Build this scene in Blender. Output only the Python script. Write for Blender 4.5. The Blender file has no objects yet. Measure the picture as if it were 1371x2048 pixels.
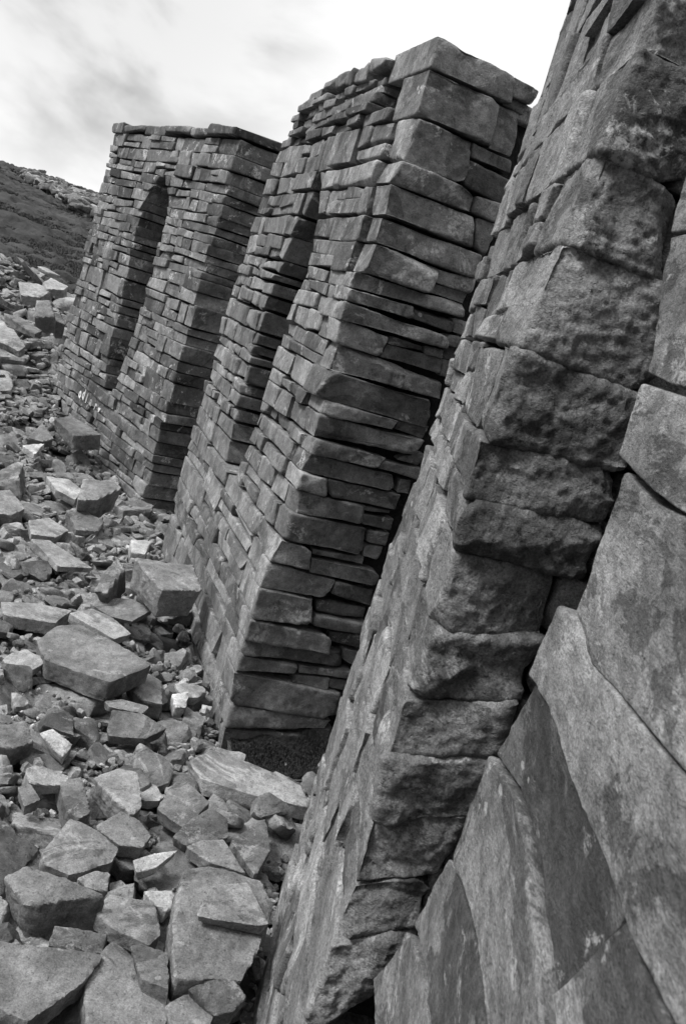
import bpy, bmesh, math, random
import numpy as np
from mathutils import Matrix, Vector
R = math.radians
random.seed(7); rng = np.random.default_rng(7)
sc = bpy.context.scene

# ------------------------------------------------------------------ camera
F = 2000.; CX, CY = 685.5, 1024.
ROLL = R(17.2); PITCH = math.atan(386./F); H = 2.2
cR = np.array([1., 0, 0]); cF = np.array([0, math.cos(PITCH), -math.sin(PITCH)]); cU = np.array([0, math.sin(PITCH), math.cos(PITCH)])
cX = math.cos(ROLL)*cR + math.sin(ROLL)*cU
cY = -math.sin(ROLL)*cR + math.cos(ROLL)*cU
CAM = np.array([0, 0, H])
cam = bpy.data.objects.new('camera', bpy.data.cameras.new('camera'))
sc.collection.objects.link(cam)
m = Matrix.Identity(4)
for i in range(3):
    m[i][0] = cX[i]; m[i][1] = cY[i]; m[i][2] = -cF[i]; m[i][3] = CAM[i]
cam.matrix_world = m
cam.data.sensor_fit = 'HORIZONTAL'; cam.data.sensor_width = 24.0; cam.data.lens = F/1371*24
cam.data.clip_start = 0.02; cam.data.clip_end = 3000
cam.data.dof.use_dof = True; cam.data.dof.focus_distance = 3.6; cam.data.dof.aperture_fstop = 22
sc.camera = cam

def ray(q):
    return (q[0]-CX)*cX - (q[1]-CY)*cY + F*cF
def onplane(q, O, n):
    r = ray(q); t = ((O-CAM)@n)/(r@n); return CAM+r*t
def proj(P):
    P = np.asarray(P)-CAM
    c = P@cF
    return np.stack([CX+F*(P@cX)/c, CY-F*(P@cY)/c], -1), c

# ------------------------------------------------------------------ light
SUN_AZ, SUN_EL = R(-107), R(48)       # azimuth from +Y, clockwise
w = bpy.data.worlds.new('World'); sc.world = w; w.use_nodes = True
nt = w.node_tree; N = nt.nodes; L = nt.links; N.clear()
def nd(N, t, **k):
    n = N.new(t)
    for a, b in k.items():
        if a.startswith('i_'): n.inputs[int(a[2:])].default_value = b
        else: setattr(n, a, b)
    return n
sky = nd(N, 'ShaderNodeTexSky', sky_type='NISHITA', sun_disc=False, sun_elevation=SUN_EL, sun_rotation=SUN_AZ)
bw = N.new('ShaderNodeRGBToBW'); L.new(sky.outputs[0], bw.inputs[0])
tc = N.new('ShaderNodeTexCoord')
# cloud cover: even bright overcast with a greyer bank towards the upper left
mp = nd(N, 'ShaderNodeMapping'); mp.inputs['Scale'].default_value = (2.6, 2.6, 5.2)
L.new(tc.outputs['Generated'], mp.inputs[0])
n1 = nd(N, 'ShaderNodeTexNoise'); n1.inputs['Scale'].default_value = 1.9; n1.inputs['Detail'].default_value = 5; n1.inputs['Roughness'].default_value = .5; n1.inputs['Distortion'].default_value = .3
L.new(mp.outputs[0], n1.inputs['Vector'])
bank = ray((240, -60)); bank = bank/np.linalg.norm(bank)
dt = nd(N, 'ShaderNodeVectorMath', operation='DOT_PRODUCT'); dt.inputs[1].default_value = tuple(bank)
L.new(tc.outputs['Generated'], dt.inputs[0])
mr = nd(N, 'ShaderNodeMapRange', interpolation_type='SMOOTHSTEP'); mr.inputs[1].default_value = .975; mr.inputs[2].default_value = 1.0; mr.inputs[3].default_value = 0; mr.inputs[4].default_value = .58
L.new(dt.outputs['Value'], mr.inputs[0])
m2 = nd(N, 'ShaderNodeMapRange', interpolation_type='SMOOTHSTEP'); m2.inputs[1].default_value = .38; m2.inputs[2].default_value = .62; m2.inputs[3].default_value = 0.42; m2.inputs[4].default_value = 1.15
L.new(n1.outputs[0], m2.inputs[0])
mu = nd(N, 'ShaderNodeMath', operation='MULTIPLY'); L.new(mr.outputs[0], mu.inputs[0]); L.new(m2.outputs[0], mu.inputs[1])
m3 = nd(N, 'ShaderNodeMapRange', interpolation_type='SMOOTHSTEP'); m3.inputs[1].default_value = .35; m3.inputs[2].default_value = .6; m3.inputs[3].default_value = 5.6; m3.inputs[4].default_value = 5.0
L.new(n1.outputs[0], m3.inputs[0])
s1 = nd(N, 'ShaderNodeMath', operation='SUBTRACT'); s1.inputs[0].default_value = 1.0; L.new(mu.outputs[0], s1.inputs[1])
c1 = nd(N, 'ShaderNodeMath', operation='MULTIPLY'); L.new(s1.outputs[0], c1.inputs[0]); L.new(m3.outputs[0], c1.inputs[1])
k1 = nd(N, 'ShaderNodeMath', operation='MULTIPLY'); L.new(bw.outputs[0], k1.inputs[0]); k1.inputs[1].default_value = 1.0
mix = nd(N, 'ShaderNodeMix', data_type='FLOAT'); mix.inputs[0].default_value = .93
L.new(k1.outputs[0], mix.inputs[2]); L.new(c1.outputs[0], mix.inputs[3])
bg = N.new('ShaderNodeBackground'); bg.inputs[1].default_value = .1
sx = N.new('ShaderNodeSeparateXYZ'); L.new(tc.outputs['Generated'], sx.inputs[0])
ze = nd(N, 'ShaderNodeMapRange'); ze.inputs[1].default_value = .3; ze.inputs[2].default_value = 1; ze.inputs[3].default_value = 1; ze.inputs[4].default_value = 2.4
L.new(sx.outputs['Z'], ze.inputs[0])
zm_ = nd(N, 'ShaderNodeMath', operation='MULTIPLY'); L.new(mix.outputs[0], zm_.inputs[0]); L.new(ze.outputs[0], zm_.inputs[1])
yr = nd(N, 'ShaderNodeMapRange', interpolation_type='SMOOTHSTEP'); yr.inputs[1].default_value = -.7; yr.inputs[2].default_value = .55; yr.inputs[3].default_value = .52; yr.inputs[4].default_value = 1
L.new(sx.outputs['Y'], yr.inputs[0])      # added falloff: sky dimmed behind the camera to keep the niche jambs dark
zy_ = nd(N, 'ShaderNodeMath', operation='MULTIPLY'); L.new(zm_.outputs[0], zy_.inputs[0]); L.new(yr.outputs[0], zy_.inputs[1])
L.new(zy_.outputs[0], bg.inputs[0])
L.new(bg.outputs[0], N.new('ShaderNodeOutputWorld').inputs[0])
sd = bpy.data.lights.new('sun', 'SUN'); sd.energy = 1.9; sd.angle = R(16); sd.color = (1, 1, 1)
sun = bpy.data.objects.new('sun', sd); sc.collection.objects.link(sun)
sv = Vector((math.sin(SUN_AZ)*math.cos(SUN_EL), math.cos(SUN_AZ)*math.cos(SUN_EL), math.sin(SUN_EL)))
sun.rotation_euler = sv.to_track_quat('Z', 'Y').to_euler()
sc.view_settings.view_transform = 'Standard'; sc.view_settings.look = 'None'
sc.view_settings.exposure = 1.06; sc.view_settings.gamma = 1.0; sc.view_settings.use_curve_mapping = False

# ------------------------------------------------------------------ noise
def _h(i, j, k, s):
    n = (i*374761393 + j*668265263 + k*2147483647 + s*1274126177) & 0xffffffff
    n = ((n ^ (n >> 13))*1274126177) & 0xffffffff
    n = ((n ^ (n >> 16))*2246822519) & 0xffffffff
    return ((n ^ (n >> 15)) & 0xffff)/32767.5-1
def vnoise(P, s=0):
    I = np.floor(P).astype(np.int64); f = P-I; f = f*f*f*(f*(f*6-15)+10)
    o = 0
    for a in (0, 1):
        wa = f[..., 0] if a else 1-f[..., 0]
        for b in (0, 1):
            wb = f[..., 1] if b else 1-f[..., 1]
            for c in (0, 1):
                wc = f[..., 2] if c else 1-f[..., 2]
                o = o+wa*wb*wc*_h(I[..., 0]+a, I[..., 1]+b, I[..., 2]+c, s)
    return o
def fbm(P, s=0, o=3, g=.5):
    r = 0; a = 1.
    for i in range(o):
        r = r+a*vnoise(P*(2.03**i)+i*7.3, s+i); a *= g
    return r
def ridged(P, s=0, o=3):
    r = 0; a = 1.
    for i in range(o):
        r = r+a*(1-2*np.abs(vnoise(P*(2.1**i)+3.1*i, s+i))); a *= .5
    return r

# ------------------------------------------------------------------ materials
def stone_mat(name, lo, hi, lichen=.35, wet=0.0, scale=1.0, rough=.88, bump=1.0, lt=.585, grain=.28, st=.535, md=.26, bed=1.0):
    m = bpy.data.materials.new(name); m.use_nodes = True; nt = m.node_tree; N = nt.nodes; L = nt.links
    b = N['Principled BSDF']; b.inputs['Roughness'].default_value = rough; b.inputs['Specular IOR Level'].default_value = .25
    tc = N.new('ShaderNodeTexCoord'); at = nd(N, 'ShaderNodeAttribute', attribute_name='tone')
    off = nd(N, 'ShaderNodeVectorMath', operation='SCALE'); off.inputs[3].default_value = 37.
    cmb = N.new('ShaderNodeCombineXYZ')
    for i in range(3): L.new(at.outputs['Fac'], cmb.inputs[i])
    L.new(cmb.outputs[0], off.inputs[0])
    ad = nd(N, 'ShaderNodeVectorMath', operation='ADD'); L.new(tc.outputs['Object'], ad.inputs[0]); L.new(off.outputs[0], ad.inputs[1])
    V = ad.outputs[0]
    if bed != 1.0:      # laminated stone: markings drawn out along the bedding, which runs along the wall
        bs = nd(N, 'ShaderNodeMapping'); bs.inputs['Scale'].default_value = (1, bed, 1); L.new(V, bs.inputs['Vector']); V = bs.outputs[0]
    def noise(sca, det=4, ro=.6, dist=0.):
        n = N.new('ShaderNodeTexNoise'); n.inputs['Scale'].default_value = sca*scale; n.inputs['Detail'].default_value = det
        n.inputs['Roughness'].default_value = ro; n.inputs['Distortion'].default_value = dist; L.new(V, n.inputs['Vector']); return n.outputs[0]
    def mrange(x, a, b_, c, d, sm=True):
        n = nd(N, 'ShaderNodeMapRange'); n.interpolation_type = 'SMOOTHSTEP' if sm else 'LINEAR'
        for i, v in enumerate((a, b_, c, d)): n.inputs[i+1].default_value = v
        L.new(x, n.inputs[0]); return n.outputs[0]
    def math_(op, x, y):
        n = nd(N, 'ShaderNodeMath', operation=op)
        for i, v in enumerate((x, y)):
            if isinstance(v, (int, float)): n.inputs[i].default_value = v
            else: L.new(v, n.inputs[i])
        return n.outputs[0]
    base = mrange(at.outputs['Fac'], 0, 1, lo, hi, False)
    big = mrange(noise(3.2, 5, .62, .4), .3, .7, .62, 1.38)
    stain = mrange(noise(1.7, 6, .7, 1.2), st, st+.025, 1.0, .62-wet)      # dark weathered patches with their own edges
    mid = mrange(noise(22, 5, .7), .3, .7, 1-md, 1+md)
    fine = mrange(noise(170, 3, .75), .28, .72, 1-grain, 1+grain)
    pit = mrange(noise(75, 3, .7), .30, .42, .55, 1.0)
    c = math_('MULTIPLY', base, big); c = math_('MULTIPLY', c, stain); c = math_('MULTIPLY', c, mid); c = math_('MULTIPLY', c, fine); c = math_('MULTIPLY', c, pit)
    ge = N.new('ShaderNodeNewGeometry'); edge = math_('MULTIPLY', mrange(ge.outputs['Pointiness'], .52, .64, 0, .75), mrange(noise(45, 3, .7), .35, .6, .3, 1))
    c = math_('MULTIPLY', c, math_('ADD', edge, 1.0))     # bruised and rubbed arrises are paler
    # pale lichen: crusts and small discs
    l1 = mrange(noise(5.5, 6, .72, .8), lt, lt+.06, 0, 1); l1 = math_('MULTIPLY', l1, mrange(noise(60, 3, .7), .42, .56, 0, 1))
    vo = nd(N, 'ShaderNodeTexVoronoi'); vo.inputs['Scale'].default_value = 17*scale; vo.inputs['Randomness'].default_value = 1
    L.new(V, vo.inputs['Vector'])
    sep = N.new('ShaderNodeSeparateColor'); L.new(vo.outputs['Color'], sep.inputs[0])
    rad = mrange(sep.outputs[0], .80, 1.0, 0, .22, False)
    dd = math_('ADD', vo.outputs['Distance'], mrange(noise(90, 3, .7), 0, 1, -.12, .12))
    disc = math_('LESS_THAN', dd, rad); disc = math_('MULTIPLY', disc, mrange(noise(2.4, 3), .5, .6, 0, 1))
    lf = math_('MAXIMUM', l1, math_('MULTIPLY', disc, .8)); lf = math_('MULTIPLY', lf, lichen)
    mx = nd(N, 'ShaderNodeMix', data_type='FLOAT'); L.new(lf, mx.inputs[0]); L.new(c, mx.inputs[2]); mx.inputs[3].default_value = .50
    cc = N.new('ShaderNodeCombineColor')
    for i in range(3): L.new(mx.outputs[0], cc.inputs[i])
    L.new(cc.outputs[0], b.inputs['Base Color'])
    h = math_('ADD', math_('MULTIPLY', noise(34, 6, .72, .3), .010*bump), math_('MULTIPLY', noise(150, 4, .8), .0030*bump))
    h = math_('ADD', h, math_('MULTIPLY', pit, .003*bump))
    bp = N.new('ShaderNodeBump'); bp.inputs['Strength'].default_value = .9; bp.inputs['Distance'].default_value = 1.0
    L.new(h, bp.inputs['Height']); L.new(bp.outputs[0], b.inputs['Normal'])
    return m
def plain_mat(name, lo, hi, sc_=20, bump=.01, rough=.95):
    m = bpy.data.materials.new(name); m.use_nodes = True; N = m.node_tree.nodes; L = m.node_tree.links
    b = N['Principled BSDF']; b.inputs['Roughness'].default_value = rough; b.inputs['Specular IOR Level'].default_value = .1
    tc = N.new('ShaderNodeTexCoord')
    n = nd(N, 'ShaderNodeTexNoise'); n.inputs['Scale'].default_value = sc_; n.inputs['Detail'].default_value = 8; n.inputs['Roughness'].default_value = .7
    L.new(tc.outputs['Object'], n.inputs['Vector'])
    r = nd(N, 'ShaderNodeMapRange'); r.inputs[1].default_value = .3; r.inputs[2].default_value = .7; r.inputs[3].default_value = lo; r.inputs[4].default_value = hi
    L.new(n.outputs[0], r.inputs[0]); L.new(r.outputs[0], b.inputs['Base Color'])
    bp = N.new('ShaderNodeBump'); bp.inputs['Distance'].default_value = bump; L.new(n.outputs[0], bp.inputs['Height']); L.new(bp.outputs[0], b.inputs['Normal'])
    return m
M_FAR = stone_mat('weathered_masonry', .055, .25, .9, lt=.565)
M_MID = stone_mat('quarried_masonry', .075, .25, .7, lt=.575)
M_NEAR = stone_mat('coarse_block_stone', .10, .23, .55, scale=1.25, bump=1.0, grain=.42, wet=.08, bed=.45)
M_RUB = stone_mat('broken_rubble_stone', .06, .29, .35)
M_FACE = stone_mat('stained_face_stone', .10, .21, .5, scale=2.6, bump=.8, grain=.42, wet=.14, lt=.575, st=.515, md=.36, bed=.34)
M_PALE = stone_mat('pale_broken_stone', .26, .42, .5)
M_CORE = plain_mat('packed_core_fill', .015, .04, 25, .03)
M_SOIL = plain_mat('dark_gritty_soil', .02, .07, 14, .02)
M_HILL = plain_mat('heather_hillside', .015, .075, .9, .25)
M_TUFT = plain_mat('heather_tuft', .02, .085, .35, .0)
M_PAINT = plain_mat('white_paint', .6, .9, 40, .001)
M_MOSS = plain_mat('dark_moss', .04, .13, 60, .02)

# ------------------------------------------------------------------ mesh helpers
class MB:
    def __init__(s): s.v = []; s.q = []; s.t = []; s.n = 0
    def add(s, v, q, tone):
        s.v.append(v); s.q.append(q+s.n); s.t.append(np.full(len(v), tone, np.float32)); s.n += len(v); return s
    def build(s, name, mat, parent=None, loc=None, sharp=50):
        v = np.concatenate(s.v).astype(np.float64); q = np.concatenate(s.q).astype(np.int32)
        o0 = np.zeros(3) if loc is None else np.asarray(loc, float)
        base = np.asarray(parent['_o']) if parent is not None else np.zeros(3)
        v = v-(base if parent is not None else o0)
        me = bpy.data.meshes.new(name); k = q.shape[1]
        me.vertices.add(len(v)); me.vertices.foreach_set('co', v.astype(np.float32).ravel())
        me.loops.add(q.size); me.loops.foreach_set('vertex_index', q.ravel())
        me.polygons.add(len(q)); me.polygons.foreach_set('loop_start', np.arange(0, q.size, k, dtype=np.int32))
        try: me.polygons.foreach_set('loop_total', np.full(len(q), k, np.int32))
        except Exception: pass
        a = me.attributes.new('tone', 'FLOAT', 'POINT'); a.data.foreach_set('value', np.concatenate(s.t))
        me.materials.append(mat); me.update(calc_edges=True); me.validate()
        me.polygons.foreach_set('use_smooth', np.ones(len(me.polygons), bool))
        try: me.set_sharp_from_angle(angle=R(sharp))
        except Exception: pass
        o = bpy.data.objects.new(name, me); sc.collection.objects.link(o)
        if parent is not None: o.parent = parent
        else: o.location = o0
        return o
def empty(name, loc):
    o = bpy.data.objects.new(name, None); sc.collection.objects.link(o); o.location = loc; o['_o'] = [float(x) for x in loc]; return o
def tag(o, label=None, cat=None, group=None, kind=None):
    for k, x in (('label', label), ('category', cat), ('group', group), ('kind', kind)):
        if x: o[k] = x
    return o

_lat = {}
def lattice(nx, ny, nz):
    key = (nx, ny, nz)
    if key in _lat: return _lat[key]
    I = np.full((nx, ny, nz), -1, np.int64)
    msk = np.zeros((nx, ny, nz), bool)
    msk[0] = msk[-1] = True; msk[:, 0] = msk[:, -1] = True; msk[:, :, 0] = msk[:, :, -1] = True
    idx = np.argwhere(msk); I[msk] = np.arange(len(idx))
    Q = []
    def g(A, flip):
        q = np.stack([A[:-1, :-1], A[1:, :-1], A[1:, 1:], A[:-1, 1:]], -1).reshape(-1, 4)
        Q.append(q[:, ::-1] if flip else q)
    g(I[0], True); g(I[-1], False); g(I[:, 0], False); g(I[:, -1], True); g(I[:, :, 0], True); g(I[:, :, -1], False)
    _lat[key] = (idx, np.concatenate(Q)); return _lat[key]
def axis(Lg, r, res, hi_only=False, coarse=4):
    """sample positions 0..Lg with extra lines in the rounded edge"""
    r = min(r, Lg*.45)
    e = [0, r*.3, r*.65, r]
    inner = max(1, int(round((Lg-2*r)/res))); inner = min(inner, 110)
    if hi_only:   # fine at the low end (the visible face) and coarse behind
        a = e+[r+res, r+2.2*res]; last = a[-1]
        k = max(2, int((Lg-last)/(res*coarse)))
        if last > Lg*.8: a = e; last = r; k = 2
        a = a+list(np.linspace(last, Lg, k+1)[1:])
        return np.array(a)
    return np.array(e+list(np.linspace(r, Lg-r, inner+1)[1:-1])+[Lg-x for x in e[::-1]])

def facets(X, rg, size, slope=.3, k=7):
    """piecewise flat fracture relief: min of two maxes of random planes"""
    out = []
    for _ in range(3):
        n = rg.uniform(-slope, slope, (k, 3)); c = rg.uniform(0, 1, (k, 3))*size
        out.append(np.stack([(X-c[i])@n[i] for i in range(k)], -1).max(-1))
    o = np.minimum(np.minimum(out[0], out[1]), out[2]); return o-o.mean()

def block(mb, fmap, dims, res, tone, seed, r=.012, amp=.008, chips=3, chipd=.03, hi=(False, True, False), nscale=1.0, rough=1.0, fac=.22, flat=.72, bulge=0., fcl=None):
    """rounded, chipped, noisy hexahedral stone.  fmap maps (u,v,w) in 0..1 -> world; dims are the metric sizes"""
    D = np.array(dims, float); r = min(r, D.min()*.3)
    ax = [axis(D[i], r, res, hi[i]) for i in range(3)]
    idx, Q = lattice(*[len(a) for a in ax])
    P = np.stack([ax[i][idx[:, i]] for i in range(3)], -1)
    q = np.clip(P, r, D-r); d = P-q; n = d/np.maximum(np.linalg.norm(d, axis=1, keepdims=True), 1e-9)
    P = q+n*r
    rg = np.random.default_rng(seed)
    for _ in range(chips):       # flat chips knocked off edges and corners
        s = rg.choice([-1., 1.], 3); k = rg.integers(3)
        nn = s*rg.uniform(.25, 1, 3); 
        if rg.random() < .6: nn[k] *= .08
        nn /= np.linalg.norm(nn)
        corner = np.where(nn > 0, D, 0.)+ (rg.uniform(-1, 1, 3)*0)
        dist = (P-corner)@nn + min(rg.uniform(.2, 1)*chipd, D.min()*.3)
        dist = np.maximum(dist + .15*chipd*vnoise(P*22+seed, 3), 0)
        P = P-dist[:, None]*nn*.96
    U = P/D
    W = fmap(U)
    # world directions of the local axes for the displacement
    e = 1e-3; Ax = []
    for i in range(3):
        U2 = U.copy(); U2[:, i] += e; a = fmap(U2)-W; Ax.append(a/np.maximum(np.linalg.norm(a, axis=1, keepdims=True), 1e-9))
    nw = sum(Ax[i]*n[:, i:i+1] for i in range(3)); nw /= np.maximum(np.linalg.norm(nw, axis=1, keepdims=True), 1e-9)
    S = W*nscale+seed*1.37
    dd = amp*(.8*fbm(S*5.5, 1, 2)+.22*ridged(S*15, 5, 2)*rough+.42*fbm(S*31, 9, 3)*rough)
    if fac: dd = dd+np.clip(facets(P+.006*fbm(S*14, 31, 2)[:, None], rg, D, fac), -(fcl or 1.5*amp), fcl or 1.5*amp)
    lean = .35*amp*vnoise(S*2.3, 21)
    wt = 1-flat*np.clip(-n[:, 1]*1.3-.15, 0, 1)     # bedding-plane front faces are smoother than the split ends
    wt = wt*(1-.65*np.clip(np.abs(n[:, 2])*1.3-.2, 0, 1))
    if bulge:
        bm = np.clip(-n[:, 0]*1.6-.3, 0, 1)*(1-np.abs(2*U[:, 2]-.85)**2.2)*(1-np.abs(2*U[:, 1]-1.)**4)
        wt = wt+0*bm; W = W+nw*(bulge*bm)[:, None]
    W = W+nw*((dd+lean)*wt)[:, None]
    mb.add(W, Q, tone)

def hexmap(c):
    """c[i][j][k] world corners"""
    c = np.asarray(c, float)
    def f(U):
        u, v, w_ = U[:, 0:1], U[:, 1:2], U[:, 2:3]
        o = 0
        for i in (0, 1):
            for j in (0, 1):
                for k in (0, 1):
                    o = o+(u if i else 1-u)*(v if j else 1-v)*(w_ if k else 1-w_)*c[i, j, k]
        return o
    L_ = [np.linalg.norm(c[1]-c[0], axis=-1).mean(), np.linalg.norm(c[:, 1]-c[:, 0], axis=-1).mean(), np.linalg.norm(c[:, :, 1]-c[:, :, 0], axis=-1).mean()]
    return f, L_

class Pier:
    def __init__(s, n, f, z0, ztop, shear=0., handed=1):
        s.o = np.array([n[0], n[1], 0.]); d = np.array([f[0]-n[0], f[1]-n[1], 0.]); s.W = np.linalg.norm(d); s.S = d/s.W
        s.D = np.array([s.S[1], -s.S[0], 0.]); s.z0 = z0; s.zt = ztop; s.sh = shear
        s.base = s.o+np.array([0, 0, z0])
    def w(s, a, d, z):
        return s.o+a*s.S+(d+s.sh*(z-2.2))*s.D+np.array([0, 0, z])
    def side(s, q):     # pixel -> (d, z) on the face s=0
        p = onplane(q, s.o, s.S)-s.o; return p@s.D, p[2]
    def front(s, q):    # pixel -> (s, z) on the front face
        e2 = np.array([0, 0, 1.])+s.sh*s.D; n = np.cross(s.S, e2)
        p = onplane(q, s.w(0, 0, 2.2), n)-s.w(0, 0, 2.2); return p@s.S, p[2]+2.2
    def res(s, a, d, z, px=1.5):
        c = (s.w(a, d, z)-CAM)@cF
        return max(.004, px*max(c, .3)/1000.)

def hexstone(mb, P, s, d, z, tone, seed, jit=.004, hi=(False, True, False), **kw):
    """s, d, z : (lo, hi) or arrays [2][2][2]"""
    rg = np.random.default_rng(seed)
    c = np.zeros((2, 2, 2, 3))
    for i in (0, 1):
        for j in (0, 1):
            for k in (0, 1):
                g = lambda a: a[i][j][k] if np.ndim(a) == 3 else None
                ss = s[i] if np.ndim(s) == 1 else s[i][j][k]
                dd = d[j] if np.ndim(d) == 1 else d[i][j][k]
                zz = z[k] if np.ndim(z) == 1 else z[i][j][k]
                c[i, j, k] = P.w(ss+rg.normal()*jit, dd+rg.normal()*jit*.6, zz+rg.normal()*jit)
    f, L_ = hexmap(c)
    cc = c.mean((0, 1, 2)); dep = (cc-CAM)@cF
    res = kw.pop('res', max(.004, 2.2*max(dep, .35)/1000.))
    block(mb, f, L_, res, tone, seed, hi=hi, **kw)

_seed = [100]
def sd_():
    _seed[0] += 1; return _seed[0]
def tone_(mu=.5, sg=.22): return float(np.clip(rng.normal(mu, sg), 0.02, .98))

# niche outline, metres along the front and up (both niches share it)
def niche(z, far_pier=False, zb=.80):
    if z <= zb or z >= 2.86: return None
    if far_pier:
        near = np.interp(z, [.8, 1.33, 2.13, 2.6, 2.77, 2.86], [1.32, 1.16, 1.10, 1.15, 1.25, 1.39])
        far = np.interp(z, [.8, 1.66, 2.3, 2.57, 2.75, 2.86], [1.60, 1.70, 1.77, 1.75, 1.64, 1.48])
    else:
        near = np.interp(z, [.8, 1.05, 1.4, 1.8, 2.2, 2.45, 2.7, 2.86], [1.24, 1.16, 1.09, 1.09, 1.02, 1.02, 1.10, 1.27])
        far = np.interp(z, [.8, 1.4, 1.9, 2.2, 2.37, 2.58, 2.77, 2.86], [1.65, 1.72, 1.73, 1.70, 1.62, 1.49, 1.38, 1.31])
    return near, far

P4_ = [None]
def front_courses(P, mb, lin, zs, qlen, s_end, has_niche, tmu, amp=.006, minl=.14, maxl=.5, split=.13, far_edge=None, r=.006, psplit=.6, push=.012, chipd=.02, jt=.005, tsg=.24, flat=.72):
    """coursed stones of a front face: zs descending list of (ztop, zbot) ; qlen quoin length for each"""
    for ci, (zt, zb) in enumerate(zs):
        hgt = zt-zb; rows = [(zt, zb)]
        start = qlen[ci]
        segs = []
        a = start; W = s_end(0.5*(zt+zb))
        while a < W-.02:
            b = a+float(np.clip(rng.lognormal(math.log((minl+maxl)*.38), .55), minl, maxl))
            if W-b < minl*.8: b = W
            segs.append([a, b]); a = b
        for (a, b) in segs:
            if hgt > split and rng.random() < psplit:
                zm = zb+hgt*rng.uniform(.38, .62)
                sub = [(a, b, zm, zt), (a, b, zb, zm)]
                if b-a > .3 and rng.random() < .5:
                    mm = a+(b-a)*rng.uniform(.35, .65); sub = [(a, mm, zm, zt), (mm, b, zm, zt), (a, b, zb, zm)]
            else: sub = [(a, b, zb, zt)]
            for (x0, x1, y0, y1) in sub:
                g = .004
                def put(mbx, s00, s01, s10, s11, dep, tm, am=amp, ch=3):
                    # s at z low/high on near side (s00,s01), far side (s10,s11)
                    if min(s10-s00, s11-s01) < .025: 
                        if max(s10-s00, s11-s01) < .05: return
                    S_ = [[[s00+g, s01+g], [s00+g, s01+g]], [[s10-g, s11-g], [s10-g, s11-g]]]
                    p = rng.uniform(-push, push)*.8
                    hexstone(mbx, P, S_, (p, dep), (y0+g, y1-g), tm, sd_(), jit=jt, r=r, amp=am, chips=ch, chipd=chipd, flat=flat)
                t = tone_(tmu, tsg)
                if has_niche and y1 > .80+.01 and y0 < 2.85:
                    nb = niche(max(y0, .801), P is P4_[0]) ; ntp = niche(min(y1, 2.859), P is P4_[0])
                    if x1 <= min(nb[0], ntp[0])-.03 : put(mb, x0, x0, x1, x1, .2, t); continue
                    if x0 >= max(nb[1], ntp[1])+.03: put(mb, x0, x0, x1, x1, .2, t); continue
                    if x0 < min(nb[0], ntp[0])-.05: put(lin, x0, x0, nb[0], ntp[0], .95, t, amp*.7, 1)
                    if x1 > max(nb[1], ntp[1])+.05: put(lin, nb[1], ntp[1], x1, x1, .95, t*.8, amp*.7, 1)  # far-side jamb stones toned down: the recess shade is put into their colour
                    # slivers next to the opening
                    if not (x0 < min(nb[0], ntp[0])-.05) and x0 < nb[0]: put(lin, x0-.04, x0-.04, nb[0], ntp[0], .95, t, amp*.7, 1)
                    if not (x1 > max(nb[1], ntp[1])+.05) and x1 > nb[1]: put(lin, nb[1], ntp[1], x1+.04, x1+.04, .95, t*.8, amp*.7, 1)  # far-side sliver gets the same recess shade in its tone
                else: put(mb, x0, x0, x1, x1, .2, t)

def box(mb, P, s, d, z, tone=.1):
    c = np.array([[[P.w(a, b, c_) for c_ in z] for b in d] for a in s]); f, L_ = hexmap(c)
    idx, Q = lattice(2, 2, 2); mb.add(f(idx.astype(float)), Q, tone)

def zz(name): pass
z1 = lambda X, Y: (X/2.227, 180+Y/2.227)
z2 = lambda X, Y: (400+X/1.959, Y/1.959)
z3 = lambda X, Y: (300+X/2.285, 800+Y/2.285)
z4 = lambda X, Y: (850+X/2.276, Y/2.276)
z5 = lambda X, Y: (450+X/1.4886, 800+Y/1.4886)
z6 = lambda X, Y: (X/2.927, 500+Y/2.927)
z7 = lambda X, Y: (X/2.28, 1150+Y/2.28)
ROOTS = {}

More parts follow.
